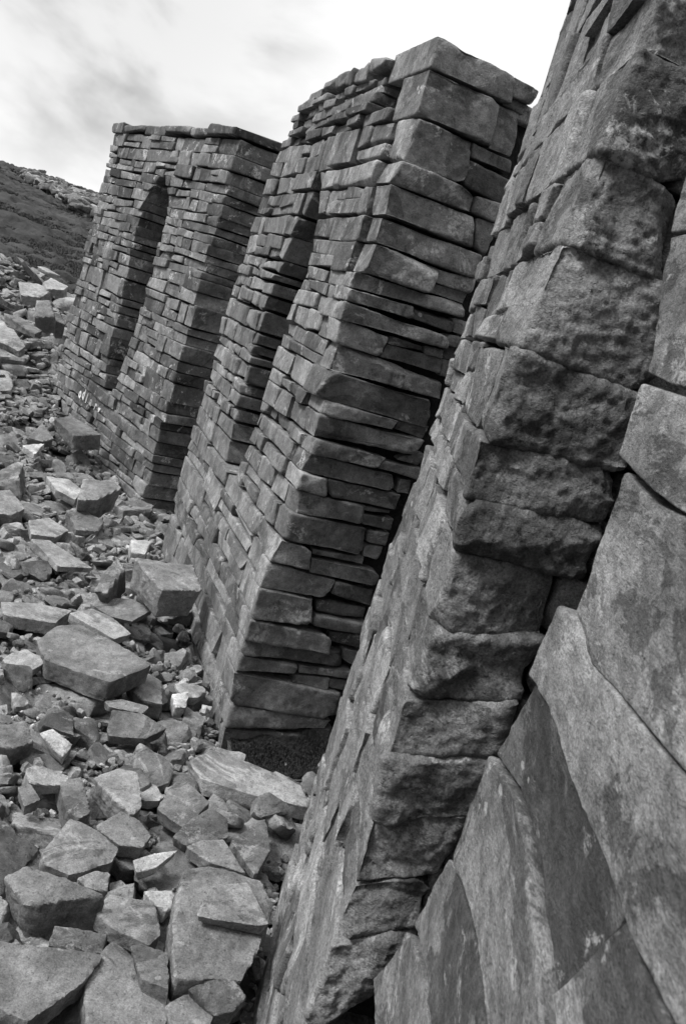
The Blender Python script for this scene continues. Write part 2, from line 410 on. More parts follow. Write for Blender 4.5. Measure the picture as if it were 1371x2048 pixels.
# ================================================================== PIER 3 (middle, with slot niche)
P3 = Pier((-.25, 4.71), (-1.25, 7.45), -.1, 3.45)
Q3 = [  # quoins: corner-top, side-right-top, side-right-bottom, corner-bottom
 (z2, (945,140),(1230,300),(1215,400),(920,255)), (z2, (900,268),(1175,395),(1135,558),(862,450)),
 (z2, (860,460),(1072,555),(1030,718),(790,626)), (z2, (790,630),(1078,750),(1055,830),(745,705)),
 (z2, (745,722),(1078,850),(1060,965),(722,835)), (z2, (715,848),(1100,1000),(1075,1085),(685,950)),
 (z2, (690,955),(930,1055),(885,1140),(650,1050)), (z2, (610,1065),(1030,1195),(1025,1240),(575,1125)),
 (z2, (570,1125),(832,1200),(830,1248),(560,1172)), (z2, (560,1178),(965,1320),(960,1365),(530,1250)),
 (z2, (550,1252),(740,1320),(705,1400),(530,1340)), (z2, (545,1342),(797,1445),(780,1515),(502,1450)),
 (z2, (500,1455),(920,1575),(890,1678),(455,1545)), (z3, (800,5),(1138,95),(1105,135),(785,60)),
 (z3, (770,65),(1250,185),(1200,250),(755,175)), (z3, (750,180),(1080,265),(1030,312),(725,245)),
 (z3, (735,245),(1135,350),(1115,425),(695,328)), (z3, (690,330),(808,365),(800,440),(665,405)),
 (z3, (665,410),(980,490),(960,568),(645,510)), (z3, (640,515),(990,590),(975,715),(610,635)),
 (z3, (600,640),(740,685),(725,782),(545,735)), (z3, (540,742),(850,830),(815,915),(500,855)),
 (z3, (495,860),(755,915),(720,1030),(455,998)), (z3, (445,1003),(820,1080),(810,1158),(420,1090)),
 (z3, (420,1095),(885,1160),(875,1225),(410,1155)), (z3, (415,1168),(675,1215),(665,1255),(388,1238)),
 (z3, (385,1250),(860,1340),(825,1460),(365,1390)), (z3, (365,1395),(830,1470),(800,1505),(345,1490)),
 (z3, (340,1496),(735,1535),(735,1600),(320,1600))]
S3 = [(z2,(1215,375),(1300,410),(1280,445),(1205,405)),(z2,(1232,300),(1325,352),(1300,405),(1222,375)),(z2,(1185,405),(1275,440),(1230,610),(1145,575)),
 (z2,(1075,560),(1225,625),(1225,680),(1068,610)),(z2,(1065,625),(1235,700),(1190,800),(1035,720)),(z2,(1085,765),(1200,805),(1150,870),(1065,825)),
 (z2,(1086,850),(1175,885),(1120,1000),(1080,965)),(z2,(930,1055),(1075,1090),(1070,1150),(920,1105)),(z2,(915,1110),(1060,1150),(1040,1190),(890,1140)),
 (z2,(838,1202),(998,1255),(985,1300),(835,1248)),(z2,(1003,1250),(1050,1265),(1040,1315),(993,1300)),(z2,(968,1312),(1040,1325),(1030,1370),(965,1350)),
 (z2,(752,1317),(892,1360),(888,1385),(742,1350)),(z2,(895,1360),(960,1375),(955,1405),(892,1388)),(z2,(740,1354),(957,1407),(945,1470),(715,1400)),
 (z2,(965,1352),(1045,1375),(1020,1418),(958,1405)),(z2,(803,1450),(960,1497),(950,1567),(782,1520)),(z2,(962,1412),(1020,1425),(1000,1490),(950,1475)),
 (z3,(1142,98),(1290,133),(1265,188),(1130,142)),(z3,(1150,265),(1260,252),(1245,305),(1140,280)),
 (z3,(1065,280),(1245,315),(1225,368),(1045,315)),(z3,(820,368),(1145,437),(1120,505),(815,437)),(z3,(1150,365),(1205,372),(1190,435),(1130,422)),
 (z3,(982,490),(1115,515),(1108,528),(975,512)),(z3,(978,525),(1120,548),(1100,600),(965,575)),(z3,(1002,602),(1100,615),(1080,675),(1000,660)),
 (z3,(992,672),(1080,685),(1060,750),(985,725)),(z3,(752,690),(990,730),(980,765),(750,715)),(z3,(742,722),(1055,787),(1045,862),(730,790)),
 (z3,(850,838),(1030,872),(1020,955),(835,890)),(z3,(770,922),(1000,962),(985,1020),(765,968)),(z3,(762,985),(1000,1032),(985,1080),(735,1035)),
 (z3,(830,1072),(990,1090),(975,1150),(820,1117)),(z3,(890,1150),(975,1167),(945,1235),(885,1200)),(z3,(685,1217),(920,1242),(915,1278),(680,1247)),
 (z3,(662,1257),(822,1277),(810,1325),(650,1292)),(z3,(826,1278),(940,1288),(920,1340),(815,1320)),(z3,(862,1352),(930,1350),(900,1430),(832,1455)),
 (z3,(745,1512),(840,1518),(820,1600),(738,1600))]
def coping(P, root, mat, s0, s1, z, th, dep, over=.03, n=5, sag=0.0, tmu=.45):
    a = s0
    ls = rng.uniform(.7, 1.3, n); ls = ls/ls.sum()*(s1-s0)
    for i, l in enumerate(ls):
        mb = MB(); zt = z(a+l/2)
        t = th*rng.uniform(.75, 1.25)
        hexstone(mb, P, (a+.004, a+l-.004), (-over*rng.uniform(.2, 1.4), dep), (zt-t, zt), tone_(tmu), sd_(), jit=.012, r=.014, amp=.007, chips=4, chipd=.05)
        mb.build('coping_stone', mat, root); a += l

def make_p3():
    root = empty('stone_pier', P3.base); tag(root, 'middle rough stone pier with a tall slot niche and ragged stepped top', 'stone pier', 'dry stone piers in a row')
    fac, lin = MB(), MB()
    zs, ql = [], []
    zprev = None; ent = []
    for k, (zm, ct, st, sb, cb) in enumerate(Q3):
        c = [P3.side(zm(*p)) for p in (ct, st, sb, cb)]
        ent.append(c)
    for k, c in enumerate(ent):
        if k < 2: hl = [1.0, .55][k]*.6
        else: hl = float(np.clip(rng.lognormal(math.log(.22), .35), .12, .42))
        zt, zb = c[0][1], c[3][1]
        if k+1 < len(ent): zb = min(zb, ent[k+1][0][1]+.008)
        ent[k] = (c, zt, zb)
        zs.append((zt-.003, (ent[k+1][0][1] if k+1 < len(ent) and isinstance(ent[k+1], list) else zb)+.003)); ql.append(hl)
    for k, (c, zt, zb) in enumerate(ent):
        hl = ql[k]; j0 = float(np.clip(c[0][0], -.03, .04)); j1 = float(np.clip(c[3][0], -.03, .04)); p = rng.uniform(-.012, .012)
        d1t, z1t = c[1]; d1b, z1b = c[2]
        # index [s][d][z(lo,hi)]
        D_ = [[[j1, j0], [d1b, d1t]]]*2
        Z_ = [[[zb, zt], [z1b, z1t]], [[zb, zt], [z1b, z1t]]]
        S_ = [[[p, p], [p, p]], [[hl, hl], [hl*.9, hl*.9]]]
        mb = MB(); hexstone(mb, P3, S_, D_, Z_, tone_(.62, .24), sd_(), jit=.002, hi=(False, False, False), r=.005, amp=.007, chips=4, chipd=.03, bulge=rng.uniform(0, .003), fac=.28, fcl=.012, nscale=1.4)
        mb.build('quoin', M_MID, root)
    for e in S3:
        c = [P3.side(e[0](*p)) for p in e[1:]]
        D_ = [[[c[3][0], c[0][0]], [c[2][0], c[1][0]]]]*2
        Z_ = [[[c[3][1], c[0][1]], [c[2][1], c[1][1]]]]*2
        p = rng.uniform(0, .05)
        hexstone(fac, P3, (p, .28), D_, Z_, tone_(.58, .26), sd_(), jit=.002, hi=(True, False, False), r=.005, amp=.006, chips=3, chipd=.02, fac=.25, fcl=.010, nscale=1.4)
    # hidden remainder of the side face, further into the bank
    z = -.05
    while z < 3.2:
        hh = rng.uniform(.09, .2); a = .75+.25*(z/3.2)+rng.uniform(-.05, .05)
        while a < 1.7:
            l = rng.uniform(.2, .45); hexstone(fac, P3, (.07, .3), (a+.004, a+l), (z+.004, z+hh-.004), tone_(.4), sd_(), hi=(True, False, False), res=.03); a += l
        z += hh
    # back and end filled plainly with courses
    top = lambda s: np.interp(s, [0, .8, 1.2, 1.6, 2.0, 2.3, 2.6, 3], [3.5, 3.40, 3.40, 3.42, 3.37, 3.34, 3.2, 3.1])
    send = lambda z: np.interp(z, [0, 1.2, 2.4, 2.9, 3.2, 3.5], [2.95, 3.0, 2.9, 2.72, 2.55, 2.3])
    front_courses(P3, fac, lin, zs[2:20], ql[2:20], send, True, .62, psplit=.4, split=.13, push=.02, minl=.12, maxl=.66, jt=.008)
    front_courses(P3, fac, lin, zs[20:], ql[20:], send, False, .62, minl=.35, maxl=.95, psplit=.35, push=.016, jt=.010)
    # ragged small stones on the upper front
    z = zs[1][1]+.02
    zt_ = zs[2][0]+.01
    z = zt_
    while z < 3.36:
        hh = rng.uniform(.04, .075); a = (ql[1] if z < 3.13 else ql[0])+.01
        while a < send(z):
            l = rng.uniform(.14, .42)
            if z+hh < top(a+l/2)+.02: hexstone(fac, P3, (a+.003, min(a+l, send(z)+.03)), (rng.uniform(-.04, .03), .3), (z+.002, z+hh-.002), tone_(.45, .25), sd_(), jit=.006, r=.004, amp=.005, chips=4, chipd=.015)
            a += l
        z += hh
    # core
    c = MB()
    box(c, P3, (.10, .95), (.10, 1.6), (-.1, 3.05)); box(c, P3, (1.86, 2.7), (.10, 1.6), (-.1, 3.0)); box(c, P3, (.9, 1.9), (1.0, 1.6), (-.1, 3.0))
    box(c, P3, (.94, 1.9), (.10, 1.05), (-.1, .72)); box(c, P3, (.94, 1.9), (.10, 1.05), (2.9, 3.1)); box(c, P3, (.15, 2.3), (.2, 1.55), (3.0, 3.28))
    c.build('core_fill', M_CORE, root)
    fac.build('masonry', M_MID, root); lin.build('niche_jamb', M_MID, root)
    # back lining of the niche
    bl = MB(); z = .75
    while z < 2.9:
        hh = rng.uniform(.1, .18); hexstone(bl, P3, (.92, 1.4), (.94, 1.05), (z+.004, z+hh-.004), tone_(.4), sd_(), res=.02); hexstone(bl, P3, (1.4, 1.92), (.94, 1.05), (z+.004, z+hh-.004), tone_(.4), sd_(), res=.02); z += hh
    bl.build('niche_back', M_MID, root)
    cp = MB(); 
    coping(P3, root, M_MID, .58, 2.3, lambda s: top(s)+.035, .06, .5, .02, 7)
    for d in (.55, 1.0, 1.45): coping(P3, root, M_MID, .1, 2.5, lambda s: top(s)-.06, .12, .4, -d, 3)
    ROOTS['p3'] = root
make_p3()

# ================================================================== PIER 4 (far)
P4 = Pier((-1.7, 8.47), (-3.5, 11.0), -.1, 3.4); P4_[0] = P4
def make_p4():
    root = empty('stone_pier', P4.base); tag(root, 'farthest stone pier of thin courses with a black slot niche and flat coping', 'stone pier', 'dry stone piers in a row')
    fac, lin = MB(), MB()
    zs, ql = [], []
    z = 3.26
    while z > -.05:
        hh = float(np.clip(rng.lognormal(math.log(.105), .28), .065, .19)); zs.append((z, z-hh)); z -= hh
    for (zt, zb) in zs:
        hl = float(np.clip(rng.lognormal(math.log(.3), .4), .14, .7)); ql.append(hl)
        dl = rng.uniform(.3, .75)
        mb = MB(); p = rng.uniform(-.015, .015); jd = rng.uniform(-.02, .02)
        hexstone(mb, P4, (p, hl), (jd, dl), (zb+.003, zt-.003), tone_(.48, .2), sd_(), jit=.005, hi=(False, False, False), r=.006, amp=.006, chips=4, chipd=.015)
        mb.build('quoin', M_FAR, root)
        a = dl+.005
        while a < 1.5:
            l = rng.uniform(.2, .5); hexstone(fac, P4, (rng.uniform(-.01, .03), .25), (a+.003, a+l), (zb+.003, zt-.003), tone_(.42), sd_(), hi=(True, False, False), r=.006, amp=.006, chipd=.012); a += l
    W = P4.W
    send = lambda z: W+rng.uniform(-.03, .035)+.0*z
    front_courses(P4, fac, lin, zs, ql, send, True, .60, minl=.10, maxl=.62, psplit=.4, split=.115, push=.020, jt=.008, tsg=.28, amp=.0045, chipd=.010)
    c = MB()
    box(c, P4, (.10, .95), (.10, 1.4), (-.1, 3.2)); box(c, P4, (1.86, W-.1), (.10, 1.4), (-.1, 3.2)); box(c, P4, (.9, 1.9), (1.0, 1.4), (-.1, 3.2))
    box(c, P4, (.94, 1.9), (.10, 1.05), (-.1, .72)); box(c, P4, (.94, 1.9), (.10, 1.05), (2.9, 3.2))
    c.build('core_fill', M_CORE, root)
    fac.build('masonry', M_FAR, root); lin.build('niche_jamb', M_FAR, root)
    bl = MB(); z = .75
    while z < 2.9:
        hh = rng.uniform(.1, .18); hexstone(bl, P4, (.92, 1.4), (.94, 1.05), (z+.004, z+hh-.004), tone_(.4), sd_(), res=.02); hexstone(bl, P4, (1.4, 1.92), (.94, 1.05), (z+.004, z+hh-.004), tone_(.4), sd_(), res=.02); z += hh
    bl.build('niche_back', M_FAR, root)
    coping(P4, root, M_FAR, -.02, W+.06, lambda s: 3.34+.012*math.sin(s*5), .075, .6, .05, 6)
    for d in (.62, 1.05): coping(P4, root, M_FAR, -.02, W, lambda s: 3.33, .08, .42, -d, 4)
    # painted letters under the niche
    for ch, s_, k in (('o', 2.10, 1), ('d', 1.99, 1), ('l', 1.86, 1), ('a', 1.74, 1.05), ('r', 1.58, 1), ('v', 1.46, .8)):
        cu = bpy.data.curves.new('letter', 'FONT'); cu.body = ch; cu.size = .14*k; cu.extrude = .0015; cu.offset = .004; cu.resolution_u = 3
        t = bpy.data.objects.new('letter', cu); sc.collection.objects.link(t); bpy.context.view_layer.update()
        me = bpy.data.meshes.new_from_object(t); bpy.data.objects.remove(t)
        v = np.zeros(len(me.vertices)*3); me.vertices.foreach_get('co', v); v = v.reshape(-1, 3)
        ya = rng.uniform(-.012, .012); ys = rng.uniform(.8, 1.15); W_ = np.array([P4.w(s_-x-.15*y, -.042-z_, .575+ya+y*ys+.008*math.sin(x*60))-P4.base for x, y, z_ in v]); me.vertices.foreach_set('co', W_.ravel().astype(np.float32)); me.update()
        me.materials.append(M_PAINT); o = bpy.data.objects.new('painted_letter', me); sc.collection.objects.link(o); o.parent = root
    ROOTS['p4'] = root
make_p4()

# ================================================================== PIER 2 (near)
P2 = Pier((.215, 1.8), (.213, 3.7), -.3, 3.6)
Q2 = [(z4,(1090,-60),(1300,20),(1200,335),(1010,200)),(z4,(1000,236),(1225,350),(1160,865),(800,668)),(z4,(800,690),(1155,895),(1085,1295),(640,1095)),
 (z4,(628,1102),(1085,1300),(985,1790),(430,1565)),(None,(1020,690),(1272,790),(1240,930),(958,872)),
 (z5,(758,118),(1160,205),(1110,352),(712,290)),(z5,(708,296),(1110,362),(1050,525),(685,450)),(z5,(688,456),(990,515),(945,705),(622,680)),
 (z5,(620,688),(930,710),(870,888),(545,882)),(z5,(532,890),(840,890),(800,1047),(490,1050)),(z5,(470,1056),(800,1052),(730,1225),(440,1245)),
 (z5,(430,1250),(710,1232),(630,1412),(390,1445)),(z5,(385,1448),(625,1418),(555,1562),(320,1610)),(z5,(318,1615),(560,1568),(450,1750),(225,1870))]
def make_p2():
    root = empty('stone_pier', P2.base); tag(root, 'tall near pier of heavy rough corner blocks between the middle and nearest piers', 'stone pier', 'dry stone piers in a row')
    fac = MB(); zs = []; ql = []
    E_ = []
    for e in Q2:
        zm = e[0] or (lambda x, y: (x, y))
        E_.append([P2.side(zm(*p)) for p in e[1:]])
    # more courses above and below the picture
    zt = E_[0][0][1]; up = []
    while zt < 3.5:
        hh = rng.uniform(.14, .24); up.insert(0, [(0, zt+hh), (.34, zt+hh), (.34, zt+.004), (0, zt+.004)]); zt += hh
    zb = E_[-1][3][1]; dn = []; dz_ = min(E_[-1][2][1]-zb, .0); d_N = max(.4, E_[-1][2][0])
    while zb > -.3:
        hh = rng.uniform(.12, .2); dn.append([(0, zb-.006), (d_N, zb+dz_-.006), (d_N, zb+dz_-hh), (0, zb-hh)]); zb -= hh
    E_ = up+E_+dn
    nup = len(up)
    for k, c in enumerate(E_):
        zt, zb = c[0][1], c[3][1]
        if k+1 < len(E_):
            zb = E_[k+1][0][1]+.003; nx = E_[k+1]
            if abs(nx[1][1]-c[2][1]) < .06: c[2] = (c[2][0], nx[1][1]+.003)
        vis = nup <= k < len(E_)-len(dn)
        j0 = float(np.clip(c[0][0], -.035, .03)); j1 = float(np.clip(c[3][0], -.035, .03))
        hl = float(rng.uniform(.2, .5)); zs.append((zt-.002, zb)); ql.append(hl)
        p = rng.uniform(-.010, .009)
        D_ = [[[j1, j0], [c[2][0], c[1][0]]], [[0+.4*j1, .4*j0], [c[2][0], c[1][0]]]]
        Z_ = [[[zb, zt], [c[2][1], c[1][1]]], [[zb, zt], [c[2][1], c[1][1]]]]
        mb = MB(); hexstone(mb, P2, (p, hl), D_, Z_, tone_(.5, .14), sd_(), jit=.001, hi=(False, False, False), r=.005, amp=.0075, chips=4, chipd=.028, nscale=2.4, bulge=rng.uniform(.0, .008), fac=.34, fcl=.016, flat=.6)
        mb.build('quoin', M_NEAR, root)
        a = min(c[1][0], c[2][0])+.01
        while a < 1.3:
            l = rng.uniform(.2, .4); hexstone(fac, P2, (.03, .3), (a, a+l), (c[2][1]+.003, c[1][1]-.003), tone_(.4), sd_(), hi=(True, False, False), res=.014, amp=.006); a += l+.006
    send = lambda z: P2.W+rng.uniform(-.05, .06)
    front_courses(P2, fac, fac, zs, ql, send, False, .6, minl=.2, maxl=.85, split=.15, psplit=.45, r=.005, amp=.008, push=.016, chipd=.014, jt=.008, tsg=.28, flat=.45)
    c = MB(); box(c, P2, (.10, P2.W-.1), (.08, 1.3), (-.3, 3.45)); c.build('core_fill', M_CORE, root)
    fac.build('masonry', M_NEAR, root)
    coping(P2, root, M_NEAR, 0, P2.W, lambda s: 3.72, .12, 1.2, .03, 3)
    ROOTS['p2'] = root
make_p2()

# ================================================================== PIER 1 (nearest, right edge)
S1 = np.array([math.sin(R(3.5)), math.cos(R(3.5))]); f1 = np.array([.324, 1.35])
P1 = Pier(tuple(f1-1.6*S1), tuple(f1), -.3, 3.6, shear=.05)
px = lambda x, y: (x, y)
BL1 = [  # (mapper, top polyline far->near, bottom polyline far->near, tone)
 (px, [(1378,330),(1500,310),(1640,300)], [(1344,466),(1430,452),(1640,430)], .45),
 (px, [(1340,474),(1400,460),(1640,440)], [(1296,745),(1340,768),(1640,840)], .45),
 (px, [(1288,768),(1371,795),(1640,900)], [(1240,912),(1310,985),(1371,1028),(1640,1190)], .75),
 (z5, [(1186,212),(1260,300),(1371,350),(1700,560)], [(1036,628),(1085,790),(1230,950),(1371,1128),(1700,1560)], .72),
 (z5, [(998,614),(1040,650),(1078,775),(1190,915),(1371,1146),(1640,1500)], [(908,822),(960,910),(1010,1100),(1120,1370),(1200,1600),(1300,1810),(1500,2200)], .70),
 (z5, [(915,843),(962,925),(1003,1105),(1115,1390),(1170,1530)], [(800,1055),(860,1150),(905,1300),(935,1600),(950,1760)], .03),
 (z5, [(795,1062),(850,1155),(895,1300),(925,1600),(945,1860),(955,2000)], [(684,1362),(720,1480),(755,1620),(780,1860),(790,2000)], .55),
 (z5, [(1172,1540),(1215,1680),(1300,1850),(1400,2050)], [(955,1765),(965,1860),(975,1960),(985,2060)], .6),
 (z5, [(664,1366),(710,1490),(745,1630),(770,1860),(780,2000)], [(562,1560),(590,1680),(610,1860),(620,1980)], .5),
 (z5, [(552,1588),(580,1690),(600,1860),(610,1990)], [(438,1725),(440,1800),(442,1860),(445,1990)], .42),
]
def make_p1():
    root = empty('stone_pier', P1.base); tag(root, 'nearest stone pier at the right edge, its smooth stained face close to the lens', 'stone pier', 'dry stone piers in a row')
    for zm, top, bot, t in BL1:
        T = np.array([P1.front(zm(*p)) for p in top]); B = np.array([P1.front(zm(*p)) for p in bot])
        T = T[::-1]; B = B[::-1]
        def par(A):
            l = np.r_[0, np.cumsum(np.linalg.norm(np.diff(A, axis=0), axis=1))]; return l/l[-1], l[-1]
        tT, lT = par(T); tB, lB = par(B)
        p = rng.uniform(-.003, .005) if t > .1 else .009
        def f(U, T=T, B=B, tT=tT, tB=tB, p=p):
            u, v, w_ = U[:, 0], U[:, 1], U[:, 2]
            s = np.interp(u, tT, T[:, 0])*w_+np.interp(u, tB, B[:, 0])*(1-w_); z = np.interp(u, tT, T[:, 1])*w_+np.interp(u, tB, B[:, 1])*(1-w_)
            d = p+v*.35+P1.sh*(z-2.2)
            return P1.o+s[:, None]*P1.S+d[:, None]*P1.D+np.stack([0*z, 0*z, z], -1)
        hgt = abs(T[:, 1].mean()-B[:, 1].mean())
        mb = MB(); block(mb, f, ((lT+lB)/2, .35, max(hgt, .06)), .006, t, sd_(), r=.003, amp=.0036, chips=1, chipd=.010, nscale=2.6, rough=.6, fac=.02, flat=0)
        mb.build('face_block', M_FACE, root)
    fac = MB()
    def fill(za, zb_, s0=0.0):
        z = za
        while z < zb_:
            hh = min(rng.uniform(.16, .24), zb_-z); a = s0
            while a < P1.W-.03:
                l = rng.uniform(.3, .5); b = min(a+l, P1.W)
                hexstone(fac, P1, (a+.003, b-.003), (rng.uniform(-.0, .01), .35), (z+.003, z+hh-.003), tone_(.5), sd_(), res=.02); a = b
            z += hh+1e-4
    zt = max(P1.front(p)[1] for p in [(1378, 330)]); fill(zt+.02, 3.4)
    zb_ = min(P1.front(z5(*p))[1] for p in [(445, 1990)]); fill(-.25, zb_-.02)
    c = MB(); box(c, P1, (.05, P1.W-.06), (.10, 1.0), (-.3, 3.35)); c.build('core_fill', M_CORE, root)
    # far side face
    z = -.25
    while z < 3.3:
        hh = rng.uniform(.14, .22); a = .36
        while a < 1.1:
            l = rng.uniform(.25, .45); hexstone(fac, P1, (P1.W-.25, P1.W-.02), (a, a+l-.005), (z+.003, z+hh-.003), tone_(.4), sd_(), res=.03, hi=(False, False, False)); a += l
        z += hh
    fac.build('masonry', M_NEAR, root)
    ROOTS['p1'] = root
    print('P1 z range', zt, zb_)
make_p1()

# ================================================================== retaining wall behind the piers
def make_back():
    pts = [P1.w(0, .95, 0), P1.w(1.6, .95, 0), P2.w(.95, 1.05, 0), P3.w(-.05, 1.45, 0), P3.w(P3.W, 1.3, 0), P4.w(0, 1.3, 0), P4.w(P4.W-.4, 1.2, 0)]
    root = empty('retaining_wall', pts[3]); tag(root, 'shadowed low dry stone wall closing the gaps behind the piers', 'stone wall')
    mb = MB()
    for A, B in zip(pts[:-1], pts[1:]):
        Pw = Pier((A[0], A[1]), (B[0], B[1]), 0, 3)
        z = -.2
        while z < 2.9:
            hh = rng.uniform(.13, .2); a = 0
            while a < Pw.W:
                l = rng.uniform(.3, .55); hexstone(mb, Pw, (a+.004, min(a+l, Pw.W)), (0, .2), (z+.003, z+hh-.004), tone_(.4), sd_(), res=.05, chips=1); a += l
            z += hh
        box(mb, Pw, (0, Pw.W), (.12, .5), (-.2, 2.9), .1)
    mb.build('masonry', M_MID, root)
make_back()

# ================================================================== ground
def T(x, y):
    x = np.asarray(x, float); y = np.asarray(y, float)
    yy = np.minimum(np.maximum(y-8.5, 0), 4.3)
    t = .06*yy**2+.25*np.clip(-x-3.6, 0, 1.6)*np.clip((y-9)/2.5, 0, 1)
    t = t-.12*np.exp(-((x+.33)**2+(y-4.6)**2)/.25)
    d = np.hypot(x, y)
    # behind the rubble crest: heather hill rising to its own skyline
    hb = 1.25+(d-14)/(60-14)*(3.10)
    k = np.clip((d-13.8)/3.0, 0, 1); k = k*k*(3-2*k)
    z = t*(1-k)+hb*k
    z = np.where(d > 62, 4.33-(d-62)*.05, z)
    z = np.maximum(z, np.where(d > 62, -20, -1))
    return z+.03*vnoise(np.stack([x*.7, y*.7, 0*x], -1), 5)
def grid_mesh(name, xs, ys, mat, extra=0, kind='structure', zoff=0., mask=None):
    X, Y = np.meshgrid(xs, ys, indexing='ij'); Z = T(X, Y)+zoff
    if extra: Z = Z+extra*fbm(np.stack([X*2.2, Y*2.2, 0*X], -1), 3, 4)
    v = np.stack([X, Y, Z], -1).reshape(-1, 3); I = np.arange(len(v)).reshape(X.shape)
    q = np.stack([I[:-1, :-1], I[1:, :-1], I[1:, 1:], I[:-1, 1:]], -1).reshape(-1, 4)
    if mask is not None:
        c = v[q].mean(1); q = q[mask(c)]
    mb = MB(); mb.add(v, q, .5); o = mb.build(name, mat); tag(o, kind=kind); return o
nearm = lambda c: (np.hypot(c[:, 0], c[:, 1]) < 15.2)
grid_mesh('ground', np.arange(-9, 6, .07), np.arange(-5, 16, .07), M_SOIL, extra=.018, mask=nearm)
r_ = np.r_[np.arange(14.6, 40, .16), np.arange(40, 70, .3), np.geomspace(70, 2500, 30)]; th = np.r_[np.linspace(-math.pi, R(-31), 90)[:-1], np.linspace(R(-31), R(-13), 260)[:-1], np.linspace(R(-13), math.pi, 120)]
RR, TH = np.meshgrid(r_, th, indexing='ij'); X = RR*np.sin(TH); Y = RR*np.cos(TH)
pp_ = np.stack([X, Y, 0*X], -1)
Z = T(X, Y)+.10*fbm(pp_*.6, 3, 3)-.05+.085*ridged(pp_*1.6, 11, 3)*np.clip((62-RR)/4, 0, 1)+.05*fbm(pp_*4, 17, 2)
v = np.stack([X, Y, Z], -1).reshape(-1, 3); I = np.arange(len(v)).reshape(X.shape)
q = np.stack([I[:-1, :-1], I[:-1, 1:], I[1:, 1:], I[1:, :-1]], -1).reshape(-1, 4)
mb = MB(); mb.add(v, q, .5); tag(mb.build('hill', M_HILL), kind='structure')

# heather tufts over the hillside, many small leaf blades
def make_heather():
    n = 30000
    a = R(-29)+rng.random(n)*R(16); d = 14.6+(rng.random(n)**1.5)*46
    x = d*np.sin(a); y = d*np.cos(a); z = T(x, y)
    cl = vnoise(np.stack([x*.35, y*.35, 0*x], -1), 8)
    V = []; B = 9
    for i in range(B):
        s = (.02+.0016*d)*(1+.5*cl)
        az = rng.random(n)*6.283; ln = s*rng.uniform(.2, .8, n)*.6; rd = s*rng.uniform(.5, 1.8, n)
        bx = x+rng.normal(0, 1, n)*s*.7; by = y+rng.normal(0, 1, n)*s*.7
        wd = s*.22
        p0 = np.stack([bx-wd*np.sin(az), by+wd*np.cos(az), z-.03], -1); p1 = np.stack([bx+wd*np.sin(az), by-wd*np.cos(az), z-.03], -1)
        p2 = np.stack([bx+rd*np.cos(az), by+rd*np.sin(az), z+ln], -1)
        V.append(np.stack([p0, p1, p2], 1))
    V = np.concatenate(V).reshape(-1, 3); q = np.arange(len(V)).reshape(-1, 3)
    mb = MB(); mb.v.append(V); mb.q.append(q); mb.t.append(np.full(len(V), .5, np.float32)); mb.n = len(V)
    o = mb.build('heather', M_TUFT); tag(o, 'dark heather and rough grass covering the hillside', 'heather', kind='stuff')
make_heather()

# ------------------------------------------------------------------ polytope rock
def rock(planes_n, planes_h, dims, res, seed, k=26, amp=.01, cap=4000):
    """rounded convex polytope centred on 0"""
    D = np.array(dims, float)
    ns = [int(np.clip(round(2*D[i]/res), 4, 70))+1 for i in range(3)]
    idx, Q = lattice(*ns)
    P = np.stack([(idx[:, i]/(ns[i]-1)*2-1)*D[i] for i in range(3)], -1)
    g = np.maximum(P@planes_n.T, 0)/planes_h
    mx = g.max(1)
    t = mx*((g/mx[:, None])**k).sum(1)**(1./k)
    P = P/t[:, None]
    nn = P/np.linalg.norm(P, axis=1, keepdims=True)
    nn = planes_n[g.argmax(1)]*.7+nn*.3
    S = P*2+seed*3.7
    P = P+nn*(amp*(.9*fbm(S*4, 2, 2)+.5*ridged(S*11, 4, 2)+.3*fbm(S*34, 6, 2)))[:, None]
    return P, Q

def in_pier(x, y, mar=.02):
    r = np.zeros(np.shape(x), bool)
    for P in (P1, P2, P3, P4):
        a = (x-P.o[0])*P.S[0]+(y-P.o[1])*P.S[1]; d = (x-P.o[0])*P.D[0]+(y-P.o[1])*P.D[1]
        r |= (a > -mar) & (a < P.W+mar) & (d > -mar) & (d < 2.5)
    return r

# heightmap
HC = .025; HX0, HY0 = -9., .6; HNX, HNY = int(11/HC), int(16.5/HC)
gx = HX0+HC*(np.arange(HNX)+.5); gy = HY0+HC*(np.arange(HNY)+.5)
GX, GY = np.meshgrid(gx, gy, indexing='ij'); HM = T(GX, GY); OWN = np.zeros((HNX, HNY), bool)
BLOCKED = in_pier(GX, GY, .0)
def foot(P):     # P world verts -> cells, top and bottom height per cell
    ix = ((P[:, 0]-HX0)/HC).astype(int); iy = ((P[:, 1]-HY0)/HC).astype(int)
    ok = (ix >= 0) & (ix < HNX) & (iy >= 0) & (iy < HNY); ix, iy, z = ix[ok], iy[ok], P[ok, 2]
    if len(ix) == 0: return None
    x0, y0 = ix.min(), iy.min(); w_, h_ = ix.max()-x0+1, iy.max()-y0+1
    top = np.full((w_, h_), -9.); bot = np.full((w_, h_), 9.)
    np.maximum.at(top, (ix-x0, iy-y0), z); np.minimum.at(bot, (ix-x0, iy-y0), z)
    return x0, y0, top, bot

